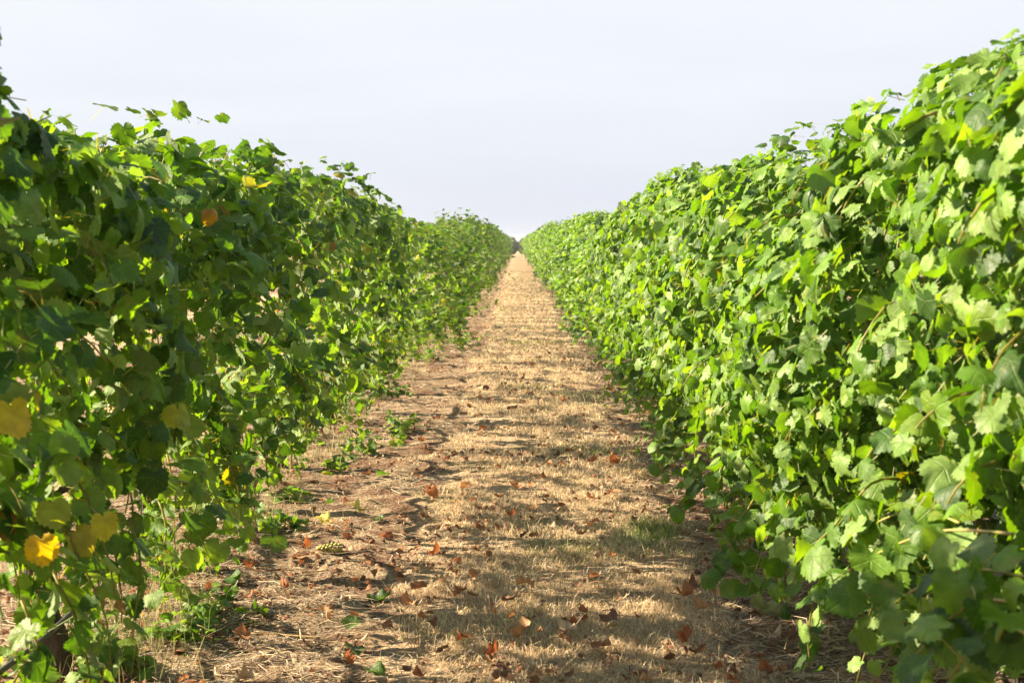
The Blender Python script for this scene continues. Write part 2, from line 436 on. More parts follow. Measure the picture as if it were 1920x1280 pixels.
# ------------------------------------------------------------------ rows of vines
ROWX = {-1: -1.44, 1: 1.50}
SPACING = 1.5
ROW_END = 152.0
TOPL = np.array([[-3, 2.1], [2.8, 2.1], [3.2, 1.9], [3.5, 1.80], [3.75, 1.66], [4.0, 1.44], [4.6, 1.44], [4.9, 1.62], [5.6, 1.72], [7.0, 1.73], [8.6, 1.82], [9.1, 1.64], [11, 1.68], [13.6, 1.72], [15.0, 1.60], [16.5, 1.60], [20, 1.62], [26, 1.66], [33, 1.72], [45, 1.66], [60, 1.76], [75, 1.66], [200, 1.72]])  # first tops, out of view, raised to throw shade on the lower right row
TOPR = np.array([[-3, 1.74], [2.6, 1.74], [3.2, 1.80], [3.85, 1.80], [4.0, 1.70], [4.12, 1.40], [5.1, 1.38], [5.45, 1.64], [6.0, 1.76], [7.0, 1.66], [7.6, 1.72], [8.4, 1.74], [12, 1.74], [15, 1.62], [18, 1.64], [24, 1.72], [40, 1.74], [60, 1.80], [80, 1.72], [200, 1.72]])
def top_at(side, y): 
    A = TOPL if side < 0 else TOPR
    return np.interp(y, A[:, 0], A[:, 1])

GAPS = [ (7.8, 9.2, .42), (10.3, 11.0, .45), (12.1, 13.2, .35), (14.4, 16.7, .35)]
def gapf(y):
    f = np.ones_like(y)
    for a, b, m_ in GAPS: f = np.where((y > a) & (y < b), m_, f)
    return f
def vine_leaves(side, y0, rg, near, topfn, seed, dens=1.0):
    big = near
    """leaf clouds in coordinates relative to the vine base; o = offset towards the path"""
    half = SPACING / 2 + 0.12
    W = (0.42 if near else 0.68) if side < 0 else (0.69 if near and y0 < 3.5 else 0.78)          # reach towards the path
    WB = 0.32 if side < 0 else 0.42                               # reach away from it
    n_lump, n_gap = Noise(seed * 3 + 7, 5.0), Noise(seed * 3 + 8, 9.0)
    P_, n_, s_ = [], [], []
    NL = ((2000 if near and y0 < 9 else 1550) if side < 0 else 4000 if near else 2900) * dens
    k = int(NL)
    ly = rg.uniform(-half, half, k)
    T = topfn(ly) - 0.04 + 0.05 * n_lump(ly * 1.7, ly * 0 + 3)
    b = (0.72 if side < 0 else 0.47 + .16 * (near and y0 < 4.9)) + 0.10 * n_lump(ly, ly * 0)
    pathside = rg.uniform(0, 1, k) < (0.80 if side < 0 else 0.72)
    ph = rg.uniform(-np.pi / 2, np.pi / 2, k)
    cph, sph = np.cos(ph), np.sin(ph)
    p = 2 / 2.9
    o = np.where(pathside, W, -WB) * np.abs(cph) ** p
    z = (T + b) / 2 + (T - b) / 2 * np.sign(sph) * np.abs(sph) ** p
    lump = (0.13 if side < 0 else .06) * n_lump(ly, z) + 0.05 * n_gap(ly, z)
    depth = rg.exponential(0.085, k) - 0.03
    # outward normal in the cross-section
    nn = unit(np.stack([np.where(pathside, 1, -1) * cph, 0 * cph, sph * 0.9], 1))
    dd = (lump - depth)
    o = o + nn[:, 0] * dd; z = z + nn[:, 2] * dd
    keep = n_gap(ly * .8, z * .8 + (0 if side < 0 else 1) * np.where(pathside, 0, 5)) > (-1.0 if side < 0 else -2.2) + rg.uniform(0, .35, k)
    if side < 0: keep &= rg.uniform(0, 1, k) < np.interp(z, [.7, .9, 1.08, 1.22], [.24, .30, .55, 1]) * (1 if near else .85)
    else: keep &= (z > 0.7) | (rg.uniform(0, 1, k) < 0.62)
    o, ly, z, nn, depth = o[keep], ly[keep], z[keep], nn[keep], depth[keep]
    sz = rg.uniform(0.055, 0.122, len(o)) if side < 0 else rg.uniform(.038, .094, len(o))
    P_.append(np.stack([o, ly, z], 1)); n_.append(nn); s_.append(sz)
    if side < 0:
        gm_ = gapf(ly + y0)
        kk = rg.uniform(0, 1, len(ly)) < gm_
        o, ly, z, nn, sz = o[kk], ly[kk], z[kk], nn[kk], sz[kk]
        P_[-1], n_[-1], s_[-1] = np.stack([o, ly, z], 1), nn, sz
    # interior fill so the row does not read as hollow
    ki = int(210 * dens) if side < 0 else 320
    ly = rg.uniform(-half, half, ki); T = topfn(ly)
    z = (np.where(rg.uniform(0, 1, ki) < 2, 1.15, 0) + (T - 1.25) * rg.uniform(0, 1, ki) if side < 0 else 0.68 + (T - 0.78) * rg.uniform(0, 1, ki))
    o = rg.uniform(-WB * .7, W * .7, ki)
    if side < 0:
        kk = gapf(ly + y0) > .6; ly, z, o = ly[kk], z[kk], o[kk]; ki = len(ly)
    P_.append(np.stack([o, ly, z], 1)); n_.append(unit(rg.normal(0, 1, (ki, 3)) + [0, 0, .5])); s_.append(rg.uniform(.08, .13, ki))
    stems = []
    def shoot(p0, d0, L, nl, s0, s1, droop):
        pts = [np.array(p0, float)]; d = unit(np.array(d0, float)); m = max(nl, 4)
        for q in range(m):
            d = unit(d + np.array([0, 0, -droop]) / m + rg.normal(0, .12, 3))
            pts.append(pts[-1] + d * L / m)
        pts = np.array(pts); stems.append((pts, np.linspace(.0038, .0018, len(pts))))
        idx = np.arange(1, m + 1)
        sd = np.where(idx % 2 == 0, 1, -1)[:, None]
        perp = unit(np.cross(unit(np.gradient(pts, axis=0))[1:], rg.normal(0, 1, 3)[None] + np.array([0, 0, .2])))
        off = perp * sd * 0.022 * s0 / .1
        P_.append(pts[1:] + off)
        n_.append(unit(off * 10 + np.array([np.sign(p0[0]) * .6, 0, .5]) + rg.normal(0, .3, (m, 3))))
        s_.append(np.linspace(s0, s1, m) * rg.uniform(.8, 1.2, m))
    # sprigs rising out of the top
    for _ in range(11):
        y = rg.uniform(-half, half); T = float(topfn(np.array([y]))[0])
        shoot((rg.uniform(-.28, .34), y, T - .13), (rg.normal(0, .35), rg.normal(0, .4), 1), rg.uniform(.08, .19), rg.integers(4, 8), .085, .035, rg.uniform(0, .7))
    if rg.uniform() < .55 and not (near and y0 < 7.5):
        y = rg.uniform(-half, half); T = float(topfn(np.array([y]))[0])
        shoot((rg.uniform(-.1, .3), y, T - .1), (rg.normal(0, .4), rg.normal(0, .5), 1), rg.uniform(.16, .22), 8, .075, .03, 1.1)
    # laterals leaving the face, drooping
    for _ in range(14 if side < 0 else 16):
        y = rg.uniform(-half, half); z = rg.uniform(.75, 1.6)
        shoot((W - .08, y, z), (1, rg.normal(0, .5), .25), rg.uniform(.12, .26), rg.integers(4, 7), .115, .06, 1.8)
    # drooping sprays under the canopy
    for _ in range((22 if near else 24) if side < 0 else (8 if y0 < 4.3 else 32 if near and y0 < 8 else 20)):
        y = rg.uniform(-half, half)
        zz = rg.uniform(.55, .90) if side < 0 else rg.uniform(.5, .8)
        shoot((rg.uniform(W * .4, W * 1.0), y, zz), (rg.uniform(.1, .5), rg.normal(0, .3), -.5), rg.uniform(.22, .42), rg.integers(7, 11), .11, .055, 1.6)
    # low suckers round the trunk
    for _ in range(20 if side < 0 else 5):
        y = rg.uniform(-half, half)
        if side < 0 and near and abs(y) < .22: continue
        shoot((rg.uniform(-.2, .30), y, rg.uniform(.02, .30)), (rg.normal(0.1, .5), rg.normal(0, .5), .9), rg.uniform(.12, .30), rg.integers(4, 8), .095, .045, .9)
    P = np.concatenate(P_); n = np.concatenate(n_); s = np.concatenate(s_)
    n = unit(n * (0.8 if side < 0 else 1.0) + np.array([0, 0, .30]) + rg.normal(0, .52 if side < 0 else .47, (len(P), 3)))
    td = np.array([0.15, 0, -1]) + rg.normal(0, .42, (len(P), 3)); td[:, 0] += np.sign(P[:, 0]) * .2
    P[:, 2] = np.maximum(P[:, 2], 0.05)
    sg = -side                               # offset towards the path -> world x
    P[:, 0] *= sg; n[:, 0] *= sg; td[:, 0] *= sg
    st2 = []
    for pts, rad in stems:
        pts = pts.copy(); pts[:, 0] *= sg; pts[:, 2] = np.maximum(pts[:, 2], .03); st2.append((pts, rad))
    return P, n, td, s, st2

def trunk_pts(rg, h=0.76):
    c_ = np.array([[0, 0, -.06], [0, 0, .05], [rg.normal(0, .03), rg.normal(0, .03), .3], [rg.normal(0, .045), rg.normal(0, .05), .58], [rg.normal(0, .02), rg.normal(0, .03), h]])
    return smooth_path(c_, 16)
def add_wood(root, rg, near):
    pts = trunk_pts(rg, .56 if root.location.x < 0 else .76); rad = np.interp(np.linspace(0, 1, 16), [0, .12, .35, .8, 1], [.068, .050, .040, .042, .052]) * rg.uniform(.95, 1.3)
    mesh_obj('trunk', tube_mesh('trunk', pts, rad, M_BARK, 11, rg, .10), root)
    arms = []
    for d in (-1, 1):
        e = pts[-1] + np.array([0, 0, -.02])
        cp = smooth_path([e, e + [rg.normal(0, .02), d * .2, .03], e + [rg.normal(0, .03), d * .34, rg.normal(0, .02)], e + [rg.normal(0, .02), d * (.38 if root.location.x < 0 else .52), rg.normal(0, .03)]], 12)
        mesh_obj('cordon_arm', tube_mesh('cordon_arm', cp, np.linspace(.032, .014, 12) * (.62 if root.location.x < 0 else 1), M_BARK, 8, rg, .12), root)
def add_canes(root, side, rg, topfn, ncane):
    W = 0.36 if side < 0 else (0.52 if root.location.y < 3.5 else 0.63)
    for q in range(ncane):
        y = rg.uniform(-.7, .7); T = float(topfn(np.array([y]))[0])
        ph = rg.uniform(.55, 1.0)
        ctrl = [[0, y * .5, .56 if side < 0 else .76], [rg.uniform(0, .15), y + rg.normal(0, .06), 1.2], [W * ph * .8, y + rg.normal(0, .12), min(T - .2, rg.uniform(1.35, 1.65))],
                [W * ph, y + rg.normal(0, .15), rg.uniform(1.15, 1.45)], [W + rg.uniform(-.12, .06), y + rg.normal(0, .25), rg.uniform(.9, 1.25)]]
        p = smooth_path(ctrl, 26); p[1:] += np.cumsum(rg.normal(0, .006, (25, 3)), 0); p = p[:int(rg.integers(16, 27))]; p[:, 0] *= -side
        mesh_obj('cane', tube_mesh('cane', p, np.linspace(.0048, .002, len(p)), M_CANE if rg.uniform() < .7 else M_SHOOT_GREEN, 5), root)
def grape_mesh(rg):
    import bmesh
    bm = bmesh.new()
    for k in range(46):
        h = k / 46; r = .026 * math.sin(math.pi * min(1, .25 + h * .75)) + .002
        a = k * 2.4
        bmesh.ops.create_icosphere(bm, subdivisions=2, radius=rg.uniform(.0085, .0105), matrix=Matrix.Translation((r * math.cos(a), r * math.sin(a), -.13 * h)))
    for f in bm.faces: f.smooth = True
    me = bpy.data.meshes.new('grape_bunch'); bm.to_mesh(me); bm.free(); me.materials.append(M_GRAPE)
    return me
GRAPES = grape_mesh(rng)

def build_vine(side, x, y, seed, near, topfn, ncane, dens=1.0):
    rg = np.random.default_rng(seed)
    root = empty('grapevine', (x, y, float(gh(x, y)) if near else 0))
    P, n, td, s, stems = vine_leaves(side, y, rg, near, topfn, seed, dens)
    col = leaf_colors(len(P), rg, .004 if side < 0 else .0008)
    V, T = merge([tube(p_, r_, 4) for p_, r_ in stems])
    mesh_obj('foliage', leaf_mesh('foliage', P, n, td, s, col, rg, 'near' if near else 'mid', extra=(V, T, (.28, .24, .07))), root)
    add_wood(root, rg, near)
    if ncane: add_canes(root, side, rg, topfn, ncane)
    if near:
        for _ in range(2):
            o = mesh_obj('grape_bunch', GRAPES, root, ((-side) * rg.uniform(.05, .3), rg.uniform(-.6, .6), rg.uniform(.62, .9)))
            o.rotation_euler = (rg.normal(0, .15), rg.normal(0, .15), rg.uniform(0, 6))
    return root

ORD = ['nearest', 'second', 'third', 'fourth', 'fifth', 'sixth', 'seventh', 'eighth', 'ninth', 'tenth', 'eleventh', 'twelfth']
GRP = {-1: 'grapevines in the shaded row left of the alley', 1: 'grapevines in the sunlit row right of the alley'}
SIDE_TXT = {-1: 'shaded left row', 1: 'sunlit right row'}
first_y = {-1: 3.3, 1: 3.1}
SPECIAL = {(-1, 3.3): 'nearest grapevine of the shaded left row, with large yellow leaves hanging low',
           (-1, 4.8): 'grapevine in the shaded left row with one orange leaf high on its face'}
vines = {}
for side in (-1, 1):
    X = ROWX[side]
    ys = [first_y[side] + SPACING * k for k in range(-3, 9)]
    for k, y in enumerate(ys):
        tf = lambda ly, y=y, side=side: top_at(side, np.asarray(ly) + y)
        v = build_vine(side, X, y, 100 + k * 7 + (500 if side > 0 else 0), True, tf, 4 if side > 0 else 5, ([1, 1, 1, 1.2, 1.2, .95, .85, .8, .75, .7, .65, .6][k] if side < 0 else 1))
        vines[(side, round(y, 1))] = v
        key = (side, round(y, 1))
        if key in SPECIAL: lab = SPECIAL[key]
        elif k < 3: lab = 'grapevine of the %s standing beside the camera at the picture edge' % SIDE_TXT[side]
        else: lab = '%s grapevine from the viewer in the leafy %s' % (ORD[k - 3], SIDE_TXT[side])
        tag(v, lab, 'grapevine', GRP[side])
    # masters for the rest of the row
    protos = []
    for q in range(6):
        tf = lambda ly: 1.76 + 0 * np.asarray(ly)
        protos.append(build_vine(side, X, 0, 900 + q * 13 + (300 if side > 0 else 0), False, tf, 0, [.55, .65, .5, .6, .45, .65][q] if side < 0 else .8))
    y = ys[-1] + SPACING; k = 0; rg = np.random.default_rng(5 + side)
    used = set(); idx = 13
    while y < ROW_END:
        q = (k * 5 + int(rg.integers(0, 2))) % 6
        src = protos[q]
        if q in used:
            r_ = src.copy(); COL.objects.link(r_)
            for ch in src.children:
                c_ = ch.copy(); COL.objects.link(c_); c_.parent = r_
        else:
            r_ = src; used.add(q)
        hs = float(top_at(side, y)) / 1.76 * rg.uniform(.93, 1.04) * (1 + .07 * math.sin(y * .27 + side) + .05 * math.sin(y * .83 + side * 2)) * .97
        wx = rg.uniform(.88, 1.08) * (1.1 if side < 0 else 1.05) * (1 - max(0, y - 90) / 98 * .1)
        r_.location = (X + rg.normal(0, .05) + .08 * math.sin(y * .23 + side), y, 0)
        fl = -1 if rg.uniform() < .5 else 1
        if 110 < y < 128: hs *= 1.07
        r_.scale = (wx, fl * (rg.uniform(.42, .68) if side < 0 else 1), hs)
        if k < 4: lab = '%s grapevine in the %s, mid distance' % (['thirteenth', 'fourteenth', 'fifteenth', 'sixteenth'][k], SIDE_TXT[side]) if False else 'grapevine in the middle stretch of the %s, past the clearly separate near ones' % SIDE_TXT[side]
        elif y < 60: lab = 'grapevine in the middle stretch of the %s, past the clearly separate near ones' % SIDE_TXT[side]
        else: lab = 'tiny grapevine in the far end of the %s, merging with its neighbours' % SIDE_TXT[side]
        tag(r_, lab, 'grapevine', GRP[side])
        y += SPACING; k += 1
    for q in range(6):
        if q not in used:
            for ch in list(protos[q].children): bpy.data.objects.remove(ch)
            bpy.data.objects.remove(protos[q])

# single leaves that catch the eye: large yellow and orange ones on the left row
def accent_leaf(px, py, X, vine, size, color, label, nrm=(0.8, -0.6, .2), td=(0.1, 0, -1), seed=1):
    rg = np.random.default_rng(seed)
    p = at_x(px, py, X); root = min((v for q_, v in vines.items() if q_[0] < 0), key=lambda v: abs(v.location.y - p.y))
    loc = np.array(p - root.location)
    me = leaf_mesh('yellow_leaf', np.zeros((1, 3)), np.array([nrm], float), np.array([td], float), np.array([size * .86]), np.array([color]), rg, 'near', cup=1.7)
    o = mesh_obj('yellow_leaf', me, root, tuple(loc)); o['label'] = label
A_Y, A_O, A_G = (.58, .42, .04), (.60, .26, .02), (.30, .33, .05)
for a in ((20, 775, -1.05, (-1, 4.8), .12, A_Y, 'large yellow leaf at the edge of the vine', (.7, -.7, .2)),
          (78, 1022, -1.02, (-1, 4.8), .10, (.68, .42, .02), 'bright orange yellow leaf hanging before the trunk', (.3, -.9, .2)),
          (100, 955, -1.04, (-1, 4.8), .10, A_G, 'yellow green leaf above the trunk', (.6, -.8, .2)),
          (195, 978, -1.02, (-1, 4.8), .105, (.46, .40, .05), 'pale yellow leaf right of the trunk', (.5, -.8, .2)),
          (398, 400, -.99, (-1, 6.3), .075, (.42, .19, .02), 'orange leaf high on the shaded foliage', (.6, -.8, .2)),
          (465, 350, -.95, (-1, 7.8), .12, (.26, .24, .03), 'yellow olive leaf near the top', (.6, -.2, .7)),
          (335, 775, -.97, (-1, 6.3), .12, (.38, .38, .04), 'yellow leaf low on the foliage', (.6, -.7, .3))):
    accent_leaf(a[0], a[1], a[2] + .09, a[3], a[4], a[5], a[6], a[7], seed=int(a[0]))

# long drooping shoot that leans into the alley far down the left row
def drooping_shoot(parent_y, side, p_start, p_end, sag, nl, s, seed, name='drooping_shoot', lod='mid', curl=.0):
    rg = np.random.default_rng(seed)
    root = min((o for o in bpy.data.objects if o.name.startswith('grapevine') and o.location.x * side > 0), key=lambda o: abs(o.location.y - parent_y))
    a, b = np.array(p_start, float), np.array(p_end, float)
    pts = smooth_path([a, a + (b - a) * .35 + [0, 0, sag], a + (b - a) * .7 + [0, 0, sag * .8], b], 22)
    V1, T1 = tube(pts, np.linspace(.0032, .0015, 22), 5)
    idx = np.linspace(3, 21, nl).astype(int)
    P = pts[idx] + rg.normal(0, .03, (nl, 3)); n = rg.normal(0, .5, (nl, 3)) + [-side * .5, -.3, .6]
    td = rg.normal(0, .35, (nl, 3)) + [0, 0, -1]
    inv = np.array(root.location)
    sc_ = np.array(root.scale)
    o1 = mesh_obj(name, np_mesh(name, (V1 - inv) / sc_, T1, M_SHOOT_GREEN, smooth=True), root)
    me = leaf_mesh('shoot_leaves', (P - inv) / sc_, n, td, s * rg.uniform(.75, 1.2, nl), leaf_colors(nl, rg, 0), rg, lod)
    mesh_obj('shoot_leaves', me, o1)
drooping_shoot(50, -1, (-1.0, 50, .75), (-.1, 49.5, .10), .12, 9, .13, 3)
# dark near shoots hanging low in front of the right row
for k, (px0, py0, px1, py1, X0, X1) in enumerate([(1900, 1000, 1560, 1090, .80, .66), (1920, 1080, 1640, 1160, .78, .66), (1910, 1130, 1700, 1250, .76, .64), (1930, 1190, 1780, 1275, .74, .68),
                                    (1800, 980, 1600, 1010, .86, .74), (1440, 900, 1345, 1095, .80, .66), (1500, 880, 1400, 1120, .88, .74), (1330, 880, 1270, 960, .80, .70), (1460, 1020, 1590, 1120, .90, .80)]):
    a, b = at_x(px0, py0, X0), at_x(px1, py1, X1)
    drooping_shoot((a.y + b.y) / 2, 1, tuple(a), tuple(b), .04, 14, .088, 40 + k, lod='near')
for k, (px0, py0, px1, py1, X0, X1) in enumerate([(330, 900, 480, 1010, -1.0, -.9), (280, 880, 400, 1060, -1.05, -.95), (120, 640, 10, 690, -1.0, -.98), (150, 860, 60, 900, -1.0, -.96), (560, 830, 640, 700, -1.0, -.92)]):
    a, b = at_x(px0, py0, X0), at_x(px1, py1, X1)
    drooping_shoot((a.y + b.y) / 2, -1, tuple(a), tuple(b), .04, 9, .115, 80 + k, lod='near')

# ------------------------------------------------------------------ drip hose
hy = np.arange(-2, 60, .4)
hz = np.clip((9.0 - hy) / 3.5, 0, 1); hz = hz * hz * (3 - 2 * hz)
hp = np.stack([ROWX[-1] + .10 * hz - .02 + .008 * np.sin(hy * 1.1), hy, .20 * hz + gh(hy * 0 + ROWX[-1], hy) + .014], 1)
hose = mesh_obj('drip_hose', tube_mesh('drip_hose', hp, .0085, M_PIPE, 8))
tag(hose, 'thin black irrigation hose strung low along the left vine trunks', 'hose')

# ------------------------------------------------------------------ dry grass, straw, crumbs
def blades(name, x, y, h, wd, lean, col, rg, mat, flat=0.0):
    k = len(x); z = gh(x, y)
    a = rg.uniform(0, 2 * np.pi, k); b = rg.uniform(0, 2 * np.pi, k)
    side_ = np.stack([np.cos(a), np.sin(a), 0 * a], 1) * wd[:, None] / 2
    ld = np.stack([np.cos(b), np.sin(b), 0 * b], 1)
    base = np.stack([x, y, z - .003], 1)
    mid_ = base + ld * (h * lean * .35)[:, None] + np.array([0, 0, 1]) * (h * .58)[:, None]
    tip = base + ld * (h * lean)[:, None] + np.array([0, 0, 1]) * (h * np.maximum(1 - .35 * lean, .25))[:, None]
    V = np.stack([base - side_, base + side_, mid_ + side_ * .75, mid_ - side_ * .75, tip], 1).reshape(-1, 3)
    q = (np.arange(k) * 5)[:, None]
    T = np.stack([q + [0, 1, 2], q + [0, 2, 3], q + [3, 2, 4]], 1).reshape(-1, 3)
    return np_mesh(name, V, T, mat, np.repeat(col, 5, 0))
def sample_y(k, y0, y1, rg, p=1.6):
    u = rg.uniform(0, 1, k); e = 1 - p
    return (y0 ** e + u * (y1 ** e - y0 ** e)) ** (1 / e)
rg = np.random.default_rng(21)
k = 330000
y = sample_y(k, 3.6, 75, rg, 1.75); x = rg.uniform(-1.0, 1.3, k)
pm = strip(x, y); tuft = n_bare(x * 1.6, y * 1.6)
keep = rg.uniform(0, 1, k) < pm * np.clip(.66 + .6 * tuft, .05, 1)
x, y = x[keep], y[keep]; k = len(x)
sc_w = np.clip(y / 6.5, 1, 7)
hh = rg.gamma(6, .0066, k) * (1 + .35 * n_patch(x * 1.3, y)) + .01
hh = np.clip(hh * .62, .008, .09) * np.where(rg.uniform(0, 1, k) < .03, 1.9, 1)
green = np.clip(n_patch(x, y) * .8 + .25 * n_hi(x, y) - .32, 0, 1) * rg.uniform(.2, 1, k)
gp = on_ground(1235, 1015); dgp = np.hypot((x - gp[0]) / .17, (y - gp[1]) / .38); green = np.maximum(green, np.exp(-dgp ** 2) * 1.1); hh = hh * (1 + .9 * np.exp(-dgp ** 2))
cs = np.array([[.78, .60, .35], [.67, .52, .33], [.88, .73, .48], [.38, .27, .17], [.56, .48, .37]])[rg.integers(0, 5, k)] * rg.uniform(.8, 1.15, (k, 1))
cg = np.array([.20, .28, .06]) * rg.uniform(.7, 1.4, (k, 1))
gm = (rg.uniform(0, 1, k) < green * .85)[:, None]
cl = np.where(gm, cg, cs)
o = mesh_obj('dry_grass', blades('dry_grass', x, y, hh, .0028 * sc_w * rg.uniform(.7, 1.4, k), rg.uniform(.2, 2.3, k), cl, rg, M_BLADE))
tag(o, 'short straw coloured grass with green patches along the middle of the alley', 'grass', kind='stuff')

# straw and twigs on the bare soil
k = 190000
y = sample_y(k, 3.6, 60, rg, 1.8); x = rg.uniform(-3.2, 2.4, k)
pm = strip(x, y); dens = np.clip(.55 + .5 * n_bare(x * .6, y * .6), .08, 1) * np.where(x < -1.7, .6, 1)
keep = rg.uniform(0, 1, k) < (1 - pm * .8) * dens
x, y = x[keep], y[keep]; k = len(x)
L = rg.gamma(3, .022, k) + .015; wd = rg.uniform(.0016, .0042, k) * np.clip(y / 7, 1, 5)
a = rg.normal(0.3, 1.1, k); d = np.stack([np.cos(a), np.sin(a), rg.normal(.02, .10, k)], 1); s_ = np.stack([-np.sin(a), np.cos(a), rg.normal(0, .3, k)], 1)
cz = gh(x, y) + .004 + rg.uniform(0, .014, k)
cc = np.stack([x, y, cz], 1)
bend = s_ * (L * rg.normal(0, .12, k))[:, None]
p0, p2 = cc - d * L[:, None] / 2, cc + d * L[:, None] / 2; p1 = cc + bend
V = np.stack([p0 - s_ * wd[:, None] / 2, p0 + s_ * wd[:, None] / 2, p1 + s_ * wd[:, None] / 2, p1 - s_ * wd[:, None] / 2, p2], 1).reshape(-1, 3)
q = (np.arange(k) * 5)[:, None]
T = np.stack([q + [0, 1, 2], q + [0, 2, 3], q + [3, 2, 4]], 1).reshape(-1, 3)
cs = np.array([[.55, .43, .26], [.44, .35, .24], [.62, .52, .36], [.26, .16, .09], [.13, .08, .05], [.36, .30, .24]])[rg.integers(0, 6, k)] * rg.uniform(.75, 1.15, (k, 1))
o = mesh_obj('straw_litter', np_mesh('straw_litter', V, T, M_STRAW, np.repeat(cs, 5, 0)))
tag(o, 'loose straw and thin twigs strewn over the bare soil', 'straw', kind='stuff')

# crumbs of dead leaves
k = 20000
y = sample_y(k, 3.6, 60, rg, 1.5); x = rg.uniform(-2.2, 2.2, k)
keep = rg.uniform(0, 1, k) < np.clip(.35 + .6 * n_bare(x * .5 + 9, y * .5), .04, 1) * (1 - .45 * strip(x, y))
x, y = x[keep], y[keep]; k = len(x)
P = np.stack([x, y, gh(x, y) + .008 + .018 * strip(x, y)], 1)
cs = np.array([[.32, .15, .08], [.22, .12, .07], [.42, .26, .15], [.14, .08, .055]])[rg.integers(0, 4, k)]
me = leaf_mesh('leaf_crumbs', P, rg.normal(0, .5, (k, 3)) + [0, 0, 1], rg.normal(0, 1, (k, 3)), rg.gamma(4, .006, k) + .008, cs, rg, 'far', M_DRY, cup=2.0, petiole=False)
o = mesh_obj('leaf_crumbs', me); tag(o, 'crumbled bits of dead vine leaf among the straw', 'leaf litter', kind='stuff')

# tall dry weeds and green ground cover under the left row
k = 4200
y = sample_y(k, 4.6, 40, rg, 1.3); cxs = rg.normal(0, .16, k)
x = np.where(rg.uniform(0, 1, k) < .72, ROWX[-1] + .16 + cxs, ROWX[1] + .1 + cxs)
keep = n_bare(x * .8, y * .9) > .15
x, y = x[keep], y[keep]; k = len(x)
cs = np.array([[.55, .45, .24], [.40, .36, .16], [.20, .27, .06]])[rg.integers(0, 3, k)] * rg.uniform(.8, 1.1, (k, 1))
o = mesh_obj('tall_dry_weeds', blades('tall_dry_weeds', x, y, rg.uniform(.05, .24, k), .0026 * np.clip(y / 7, 1, 4), rg.uniform(.1, .8, k), cs, rg, M_BLADE))
tag(o, 'tall wispy dry weeds growing round the vine trunks', 'weeds', kind='stuff')

# ------------------------------------------------------------------ fallen leaves, each a thing
def fallen_mesh(name, color, seed, size, curl, lod='near', mat=None):
    rg = np.random.default_rng(seed)
    xy, tri, A, Rr = TPL[lod]
    rf = np.where(Rr > 0, (.74 * (1 - .35 * np.exp(-((np.abs(A) - 3.14) / .3) ** 2)) / np.maximum(Rr, .1)) ** .62, 1) * np.where(Rr < .55, .9, 1)
    xy = xy * np.where(np.arange(len(A)) > 11, rf, 1)[:, None] if lod == 'near' else xy
    x, y = xy[:, 0] * rg.uniform(.8, 1.05), xy[:, 1]
    th = rg.uniform(0, 3.14); u = x * math.cos(th) + y * math.sin(th); v = -x * math.sin(th) + y * math.cos(th)
    kf = curl * rg.uniform(.8, 1.3)
    ang = u * kf; rad = 1 / max(kf, .05)
    X = np.sin(ang) * rad; Z = (1 - np.cos(ang)) * rad
    Z = Z + .12 * curl * np.sin(3 * A + rg.uniform(0, 6)) * Rr ** 2 + .08 * curl * np.sin(7 * A) * Rr ** 3 + .25 * curl * v * v * rg.normal(.3, .5)
    cr = Noise(seed, 3.2); cr2 = Noise(seed + 50, 3.2)
    X = X * (.85 + .13 * cr2(x, y)); v = v * (.9 + .13 * cr(y, x)); Z = Z + .30 * cr(x, y) * Rr
    V = np.stack([X, v, Z], 1) * size / 2; V[:, 2] -= np.quantile(V[:, 2], .12)
    C = np.tile(color, (len(V), 1)) * rg.uniform(.8, 1.2, (len(V), 1))
    # stalk
    st = smooth_path([[V[0, 0], V[0, 1], V[0, 2]], [V[0, 0] - .012, V[0, 1] - size * .35, V[0, 2] + .004], [V[0, 0] + .006, V[0, 1] - size * .7, V[0, 2] + .012]], 6)
    V2, T2 = tube(st, .0012, 4)
    T = np.concatenate([tri, T2 + len(V)]); UV = np.concatenate([xy, np.full((len(V2), 2), .3)])
    C = np.concatenate([C, np.tile(np.array(color) * .8, (len(V2), 1))]); V = np.concatenate([V, V2])
    return np_mesh(name, V, T, mat or M_DRY, C, UV, smooth=True)
def lay(name, me, px, py, label, cat, group, rz, tilt=0.15, dz=.012, s=1.0, xy=None):
    x, y = xy if xy else on_ground(px, py)
    o = mesh_obj(name, me, loc=(x, y, float(gh(x, y)) + dz + .016 * float(strip(x, y))))
    o.rotation_euler = (rg.normal(0, tilt), rg.normal(0, tilt), rz); o.scale = (s, s, s)
    return tag(o, label, cat, group)
BR = [(.34, .17, .085), (.44, .24, .12), (.20, .11, .07), (.52, .31, .16), (.38, .15, .06), (.52, .40, .27)]
dry = [fallen_mesh('dry_leaf', BR[q % 6], 60 + q, .085, [1.7, 2.6, 1.2, 2.0, 3.0, 1.5][q % 6]) for q in range(12)]
GL = 'dry vine leaves fallen on the ground'
